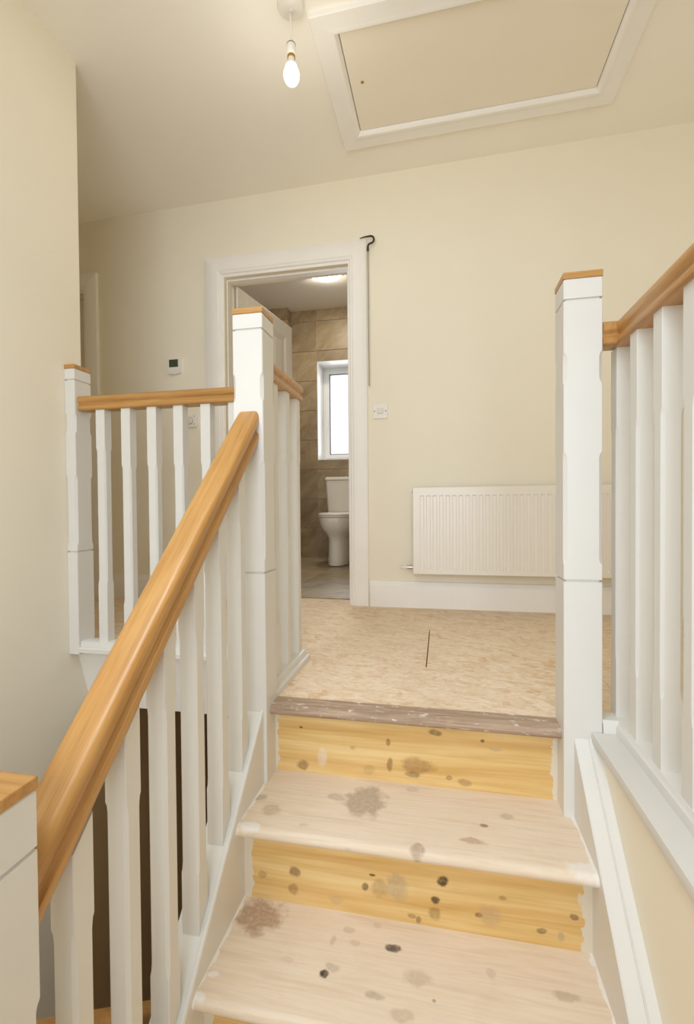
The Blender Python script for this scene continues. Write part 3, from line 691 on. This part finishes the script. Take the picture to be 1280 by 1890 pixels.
def newel(cx, cy, zb, levels, top, label, hx=H, hy=H):
    t = thing('newel_post', (cx, cy, zb), label, 'newel post', 'white newel posts with oak caps')
    part('post', MB().post(cx, cy, levels), 'white', t, smooth=25)
    part('cap', MB().box(cx - hx - 0.0008, cx + hx + 0.0008, cy - hy - 0.0008, cy + hy + 0.0008, top, top + 0.016, 0.0015), 'oakX', t, label='flat oak cap')
    return t
newel(LN[0], LN[1], -0.42, newel_levels(-0.42, 1.137, g1=1.091, g0=0.396), 1.137, 'white newel post in front of the bathroom doorway, where the sloping handrail ends')
newel(RN[0], RN[1], -0.42, newel_levels(-0.42), 1.149, 'tall white newel post in front of the radiator, right of the stairs')
newel(BN[0], BN[1], HALF, newel_levels(HALF, 0.239, g1=0.165, g0=-0.50, ch=((-0.46, -0.20), (-0.10, -0.025))), 0.239, 'white newel post cut off at the bottom left corner, foot of the handrail')
newel(-1.4635, 1.670, -0.008, newel_levels(-0.008, 1.146, 0.0232, H, g1=1.10, g0=0.408), 1.146, 'slim white half newel post against the left wall', 0.0232, H)

# ------------------------------------------------------------------ balustrades
RAIL = [(-0.026, 0.0), (0.026, 0.0), (0.0290, 0.0025), (0.0300, 0.006), (0.0300, 0.0135), (0.0290, 0.0165), (0.0262, 0.0172), (0.0235, 0.0190), (0.0222, 0.0225), (0.0228, 0.0265), (0.0255, 0.0300), (0.0290, 0.0325), (0.0308, 0.0365), (0.0312, 0.0440), (0.0302, 0.0500), (0.0275, 0.0545), (0.0235, 0.0570), (0.0180, 0.0580)]
RAIL = RAIL + [(-u, v) for u, v in reversed(RAIL[2:])]
BASE = [(-0.045, 0.0), (0.045, 0.0), (0.045, 0.016), (0.042, 0.020), (0.034, 0.021), (0.033, 0.030), (0.030, 0.040), (0.026, 0.042), (-0.026, 0.042), (-0.030, 0.040), (-0.033, 0.030), (-0.034, 0.021), (-0.042, 0.020), (-0.045, 0.016)]
HB = 0.0203
def baluster_levels(z0, z1, b0, b1, c=0.0062):
    e = 0.0012
    return [(z0, HB, HB, e), (z0 + b0, HB, HB, e), (z0 + b0 + 0.006, HB, HB, c * 0.7), (z0 + b0 + 0.022, HB, HB, c), (z1 - b1 - 0.022, HB, HB, c), (z1 - b1 - 0.006, HB, HB, c * 0.7), (z1 - b1, HB, HB, e), (z1, HB, HB, e)]
ZB, ZT = 0.042, 0.979
# -- landing balustrade (left, turning the corner behind the newel)
lb = thing('landing_balustrade', (-0.9, 1.668, 0.0), 'white spindle balustrade with level oak handrail, across the landing from left wall post to newel', 'balustrade')
part('handrail', MB().sweep(RAIL, [(-1.440, 1.668, ZT), (-0.5415, 1.668, ZT), (-0.5415, 1.3465, ZT)]), 'oakX', lb, smooth=40)
part('base_rail', MB().sweep(BASE, [(-1.440, 1.668, 0.0), (-0.5415, 1.668, 0.0), (-0.5415, 1.3465, 0.0)]), 'white', lb, smooth=30)
b0 = None
for k in range(8):
    x = -1.345 + 0.1148 * k
    if k == 0:
        part('baluster', MB().post(x, 1.668, baluster_levels(ZB, ZT, 0.235, 0.155)), 'white', lb, (x, 1.668, ZB), smooth=25)
    elif b0 is None:
        b0 = part('baluster', MB().post(x, 1.668, baluster_levels(ZB, ZT, 0.155, 0.225)), 'white', lb, (x, 1.668, ZB), smooth=25)
    else:
        inst(b0, lb, (x + 0.9, 0, ZB))
for y in (1.549, 1.430): inst(b0, lb, (-0.5415 + 0.9, y - 1.668, ZB))
# -- right balustrade round the stairwell
rx = 0.4515; ry = 1.290
rb = thing('landing_balustrade', (rx, 0.9, 0.0), 'white spindle balustrade with level oak handrail at the right edge, running towards the viewer', 'balustrade')
pth = [(0.3915, ry), (rx, ry), (rx, -1.08)]
part('handrail', MB().sweep(RAIL, [(x, y, ZT) for x, y in pth]), 'oakY', rb, smooth=40)
mb = MB().sweep([(-0.045, 0.014), (0.032, 0.014), (0.032, 0.026), (0.030, 0.034), (0.025, 0.038), (0.022, 0.044), (-0.022, 0.044), (-0.034, 0.036), (-0.045, 0.026)], [(x, y, 0.0) for x, y in pth])
part('base_rail', mb, 'white', rb, smooth=30)
part('capping_board', MB().box(0.364, 0.520, -1.08, 1.2622, -0.012, 0.0145, 0.004).box(0.3915, 0.520, 1.2622, 1.36, -0.012, 0.0145, 0.003), 'white', rb, smooth=40)
br = None
for k in range(8):
    y = 1.309 - 0.1225 * k if k else 1.312
    if br is None: br = part('baluster', MB().post(rx, y, baluster_levels(0.043, ZT, 0.145, 0.20)), 'white', rb, (rx, y, 0.043), smooth=25)
    else: inst(br, rb, (0, y - 0.9, 0.043))
# -- sloping stair balustrade
sb = thing('stair_balustrade', (-0.5415, 0.87, -0.4), 'white spindle balustrade with sloping varnished oak handrail, left side of the stairs', 'balustrade')
RS = 0.955
zrail = lambda y: 0.313 + RS * (y - 0.779)
prof = [(u * 1.06, v * 1.12) for u, v in RAIL]
part('handrail', MB().sweep(prof, [(-0.5415, 1.2572, zrail(1.2572)), (-0.5415, 0.4875, zrail(0.4875))]), 'oakS', sb, smooth=40)
bs = None
for k in range(6):
    y = 1.164 - 0.1148 * k
    z0 = zl(y) - 0.006; z1 = zrail(y) + 0.002
    if bs is None:
        lv = baluster_levels(z0, z1, 0.115, 0.135)
        bs = part('baluster', MB().post(-0.5415, y, lv, slope=0.97), 'white', sb, (-0.5415, y, z0), smooth=25)
    else:
        inst(bs, sb, (0, y - 0.87, z0 + 0.4))
# -- lower flight handrail, glimpsed at the bottom of the well
lbal = thing('stair_balustrade', (-0.625, 1.2, -1.6), 'oak handrail of the lower flight, glimpsed between the balusters at the bottom left', 'balustrade')
zlow = lambda y: -0.412 - 0.95 * (y - 0.722)
part('handrail', MB().sweep(RAIL, [(-0.632, 0.50, zlow(0.50)), (-0.632, 2.2, zlow(2.2))]), 'oakY', lbal, smooth=40)
bl = None
for k in range(13):
    y = 0.58 + 0.1225 * k
    z0 = zlow(y) - 0.80 + 0.0; z1 = zlow(y)
    if bl is None: bl = part('baluster', MB().post(-0.632, y, baluster_levels(z0, z1, 0.12, 0.14), slope=-0.95), 'white', lbal, (-0.632, y, z0), smooth=25)
    else: inst(bl, lbal, (-0.007, y - 1.2, z0 + 1.6))

# ------------------------------------------------------------------ loft hatch
t = thing('loft_hatch', (0.15, 2.085, zc(.15, 2.085)), 'large painted loft hatch with mitred frame in the ceiling', 'loft hatch')
hx0, hx1, hy0, hy1 = -0.490, 0.795, 1.734, 2.436
prof = [(0.0, 0.0), (0.0, 0.018), (0.004, 0.021), (0.058, 0.021), (0.066, 0.024), (0.084, 0.022), (0.094, 0.012), (0.098, 0.004), (0.098, 0.0)]
def hring(cx, cy, sx, sy):
    return [(cx + sx * u, cy + sy * u, zc(cx + sx * u, cy + sy * u) - d) for u, d in prof]
cs = [(hx0, hy0, 1, 1), (hx1, hy0, -1, 1), (hx1, hy1, -1, -1), (hx0, hy1, 1, -1)]
for i in range(4):
    part('frame_board', MB().rings([hring(*cs[i]), hring(*cs[(i + 1) % 4])]), 'trim', t, smooth=35)
a0, a1, c0, c1 = hx0 + 0.101, hx1 - 0.101, hy0 + 0.101, hy1 - 0.101
q = [(a0, c0), (a1, c0), (a1, c1), (a0, c1)]
part('hatch_panel', MB().rings([[(x, y, zc(x, y) - 0.006) for x, y in q], [(x, y, zc(x, y) + 0.0) for x, y in q]]), 'hatch', t)
q = [(hx0 + .09, hy0 + .09), (hx1 - .09, hy0 + .09), (hx1 - .09, hy1 - .09), (hx0 + .09, hy1 - .09)]
part('shadow_gap', MB().rings([[(x, y, zc(x, y) - 0.0015) for x, y in q], [(x, y, zc(x, y) - 0.0005) for x, y in q]]), 'dark', t)
kx, ky = -0.336, 2.068
part('catch', MB().lathe([(0.0, zc(kx, ky) - .0085), (0.004, zc(kx, ky) - .0085), (0.007, zc(kx, ky) - .0075), (0.007, zc(kx, ky) - .006)], kx, ky, 14), 'brass', t)

# ------------------------------------------------------------------ pendant lamp
PX, PY = -0.541, 1.69
zt = zc(PX, PY)
t = thing('pendant_light', (PX, PY, zt), 'bare lit bulb hanging on a white cord from the ceiling rose', 'pendant light')
part('ceiling_rose', MB().lathe([(0.0, zt + 0.004), (0.050, zt + 0.004), (0.050, zt - 0.010), (0.046, zt - 0.018), (0.030, zt - 0.024), (0.010, zt - 0.027), (0.008, zt - 0.034), (0.0, zt - 0.034)], PX, PY, 32), 'plastic', t, smooth=40)
part('cord', MB().tube([(PX - 0.003, PY, zt - 0.03), (PX - 0.001, PY, zt - 0.06), (PX + 0.002, PY, zt - 0.10), (PX + 0.002, PY, 2.34), (PX + 0.001, PY, 2.31)], 0.0032, 10), 'plastic', t, smooth=60)
hold = part('lamp_holder', MB().lathe([(0.0, 2.320), (0.006, 2.319), (0.010, 2.313), (0.0155, 2.300), (0.0165, 2.297), (0.0165, 2.262), (0.0145, 2.258), (0.0, 2.258)], PX, PY, 24), 'plastic', t, smooth=40)
part('holder_ring', MB().lathe([(0.0172, 2.300), (0.0172, 2.2975), (0.0, 2.2975), (0.0, 2.300)], PX, PY, 24), 'inkgrey', hold)
part('bulb_collar', MB().lathe([(0.0, 2.259), (0.0148, 2.259), (0.0148, 2.250), (0.0, 2.250)], PX, PY, 24), 'brass', hold, smooth=40)
part('bulb_neck', MB().lathe([(0.0125, 2.251), (0.0135, 2.236), (0.020, 2.222)], PX, PY, 24), 'plastic', t, smooth=60)
bp = [(0.020, 2.222)]
for i in range(1, 14):
    a = math.radians(48 + (180 - 48) * i / 13)
    bp.append((0.0295 * math.sin(a) if i < 13 else 0.0, 2.188 + (0.0345 if a < math.pi / 2 else 0.0365) * math.cos(a)))
part('bulb', MB().lathe(bp, PX, PY, 28), 'bulb', t, smooth=70)

# ------------------------------------------------------------------ radiator
RX0, RX1, RZ0, RZ1, RYF = -0.158, 1.04, 0.204, 0.680, 2.578
t = thing('radiator', ((RX0 + RX1) / 2, RYF, RZ0), 'white ribbed panel radiator on the back wall, behind the right newel post', 'radiator')
xs = [RX0, RX0 + 0.003, RX0 + 0.026]; dp = [0.004, 0.0, 0.0]
pitch = 0.0345; x = RX0 + 0.030
while x + pitch < RX1 - 0.02:
    for o_, d in ((0.0, 0.0), (0.009, 0.0), (0.014, 1.0), (0.026, 1.0), (0.031, 0.0)):
        xs.append(x + o_); dp.append(-d)
    x += pitch
xs += [RX1 - 0.003, RX1]; dp += [0.0, 0.004]
zs = [(RZ0, 'e'), (RZ0 + 0.003, 'f'), (RZ0 + 0.028, 'f'), (RZ0 + 0.042, 'r'), (RZ1 - 0.056, 'r'), (RZ1 - 0.044, 'f'), (RZ1 - 0.003, 'f'), (RZ1, 'e')]
vs_ = []
for z_, k in zs:
    for xx, d in zip(xs, dp):
        y = RYF
        if d < 0 and k == 'r': y = RYF + 0.007
        if d > 0 or k == 'e': y = RYF + 0.004
        vs_.append((xx, y, z_))
n = len(xs); fs = [(i * n + j, i * n + j + 1, (i + 1) * n + j + 1, (i + 1) * n + j) for i in range(len(zs) - 1) for j in range(n - 1)]
part('front_panel', MB().add(vs_, fs), 'radiator', t, smooth=25)
m_ = MB().box(RX0, RX1, RYF + 0.004, RYF + 0.016, RZ0, RZ1); part('front_shell', m_, 'radiator', t)
part('side_panel', MB().box(RX0 - 0.001, RX0 + 0.003, RYF + 0.006, YW - 0.022, RZ0 + 0.004, RZ1 - 0.001, 0.001), 'radiator', t)
part('side_panel', MB().box(RX1 - 0.003, RX1 + 0.001, RYF + 0.006, YW - 0.022, RZ0 + 0.004, RZ1 - 0.001, 0.001), 'radiator', t)
part('back_panel', MB().box(RX0, RX1, YW - 0.036, YW - 0.024, RZ0, RZ1 - 0.002), 'radiator', t)
part('top_grille', MB().box(RX0, RX1, RYF + 0.006, YW - 0.024, RZ1 - 0.004, RZ1, 0.001), 'radiator', t)
for xx in (RX0 + 0.15, RX1 - 0.15): part('wall_bracket', MB().box(xx, xx + 0.03, YW - 0.026, YW, RZ0 + 0.05, RZ1 - 0.05), 'radiator', t)
vy = RYF + 0.045; vz = 0.236
v_ = part('valve', MB().tube([(RX0, vy, vz), (RX0 - 0.010, vy, vz), (RX0 - 0.0101, vy, vz), (RX0 - 0.024, vy, vz), (RX0 - 0.0241, vy, vz), (RX0 - 0.036, vy, vz)], [0.008, 0.008, 0.012, 0.012, 0.010, 0.010], 12), 'chrome', t, smooth=40)
part('valve_cap', MB().tube([(RX0 - 0.036, vy, vz), (RX0 - 0.040, vy, vz), (RX0 - 0.072, vy, vz), (RX0 - 0.076, vy, vz)], [0.010, 0.0115, 0.0095, 0.006], 12), 'plastic', v_, smooth=40)
part('valve_tail', MB().tube([(RX0 - 0.020, vy, vz), (RX0 - 0.020, vy + 0.025, vz), (RX0 - 0.020, YW, vz)], 0.0075, 10), 'chrome', v_, smooth=50)
part('bleed_plug', MB().tube([(RX0 + .002, vy, 0.655), (RX0 - 0.006, vy, 0.655)], 0.007, 6), 'chrome', t)

# ------------------------------------------------------------------ small things on the back wall
t = thing('light_switch', (-0.345, YW, 1.08), 'white square switch plate right of the bathroom doorway, above the radiator', 'switch')
part('plate', MB().box(-0.388, -0.302, YW - 0.009, YW, 1.080, 1.166, 0.003), 'plastic', t)
part('rocker', MB().box(-0.362, -0.328, YW - 0.013, YW - 0.008, 1.108, 1.138, 0.003), 'plastic2', t)
for x in (-0.377, -0.313):
    part('screw', MB().tube([(x, YW - 0.0085, 1.123), (x, YW - 0.0098, 1.123)], 0.0035, 10), 'inkgrey', t)
t = thing('thermostat', (-1.634, YW, 1.413), 'white wall thermostat with dark green screen, left of the bathroom doorway', 'thermostat')
pl = [(-1.676, 1.510), (-1.676, 1.424)] + [(-1.634 - 0.042 * math.cos(math.pi * i / 8), 1.424 - 0.012 * math.sin(math.pi * i / 8)) for i in range(1, 8)] + [(-1.592, 1.424), (-1.592, 1.510)]
part('body', MB().prism([(x, z_) for x, z_ in pl], 'Y', YW - 0.022, YW), 'plastic', t)
scr = part('screen', MB().box(-1.667, -1.606, YW - 0.0235, YW - 0.021, 1.456, 1.503, 0.001), 'lcd', t)
part('digit', MB().box(-1.632, -1.630, YW - 0.0238, YW - 0.0233, 1.468, 1.490).box(-1.626, -1.624, YW - 0.0238, YW - 0.0233, 1.468, 1.490).box(-1.626, -1.618, YW - .0238, YW - .0233, 1.478, 1.480), 'rubber', scr)
t = thing('dial_control', (-1.53, YW, 1.078), 'small square white wall control with round dial, below the thermostat', 'wall control')
part('plate', MB().box(-1.572, -1.490, YW - 0.018, YW, 1.078, 1.156, 0.003), 'plastic', t)
dial = part('dial', MB().rings([[(-1.534 + r * math.cos(2 * math.pi * j / 24), YW - y, 1.119 + r * math.sin(2 * math.pi * j / 24)) for j in range(24)] for r, y in ((0.021, 0.017), (0.021, 0.024), (0.018, 0.026))]), 'plastic2', t, smooth=40)
part('dial_ring', MB().rings([[(-1.534 + r * math.cos(2 * math.pi * j / 24), YW - y, 1.119 + r * math.sin(2 * math.pi * j / 24)) for j in range(24)] for r, y in ((0.0225, 0.0165), (0.0225, 0.0195), (0.0215, 0.0195), (0.0215, 0.0165))]), 'inkgrey', dial)
for z_ in (1.142, 1.094): part('mark', MB().box(-1.506, -1.501, YW - 0.0186, YW - 0.0175, z_, z_ + 0.005), 'inkgrey', t)

# pole for the loft hatch, hooked over the door head
t = thing('loft_pole', (-0.405, YW - 0.026, 1.26), 'thin steel loft pole hooked over the corner of the bathroom door frame', 'pole')
py = YW - 0.028
part('rod', MB().tube([(-0.406, py, 2.035), (-0.404, py, 1.264)], 0.0033, 10), 'steelrod', t, smooth=50)
pts = [(-0.452, py, 2.104), (-0.430, py, 2.109), (-0.402, py, 2.111)]
for i in range(9):
    a = math.radians(90 - 22.5 * i * 1.0)
    pts.append((-0.390 + 0.019 * math.cos(a), py, 2.091 + 0.020 * math.sin(a)))
pts += [(-0.402, py, 2.066), (-0.406, py, 2.054), (-0.406, py, 2.028)]
part('hook', MB().tube(pts, [0.0022, 0.0035, 0.0048] + [0.0052] * 9 + [0.0052, 0.0056, 0.0060], 10), 'iron', t, smooth=50)
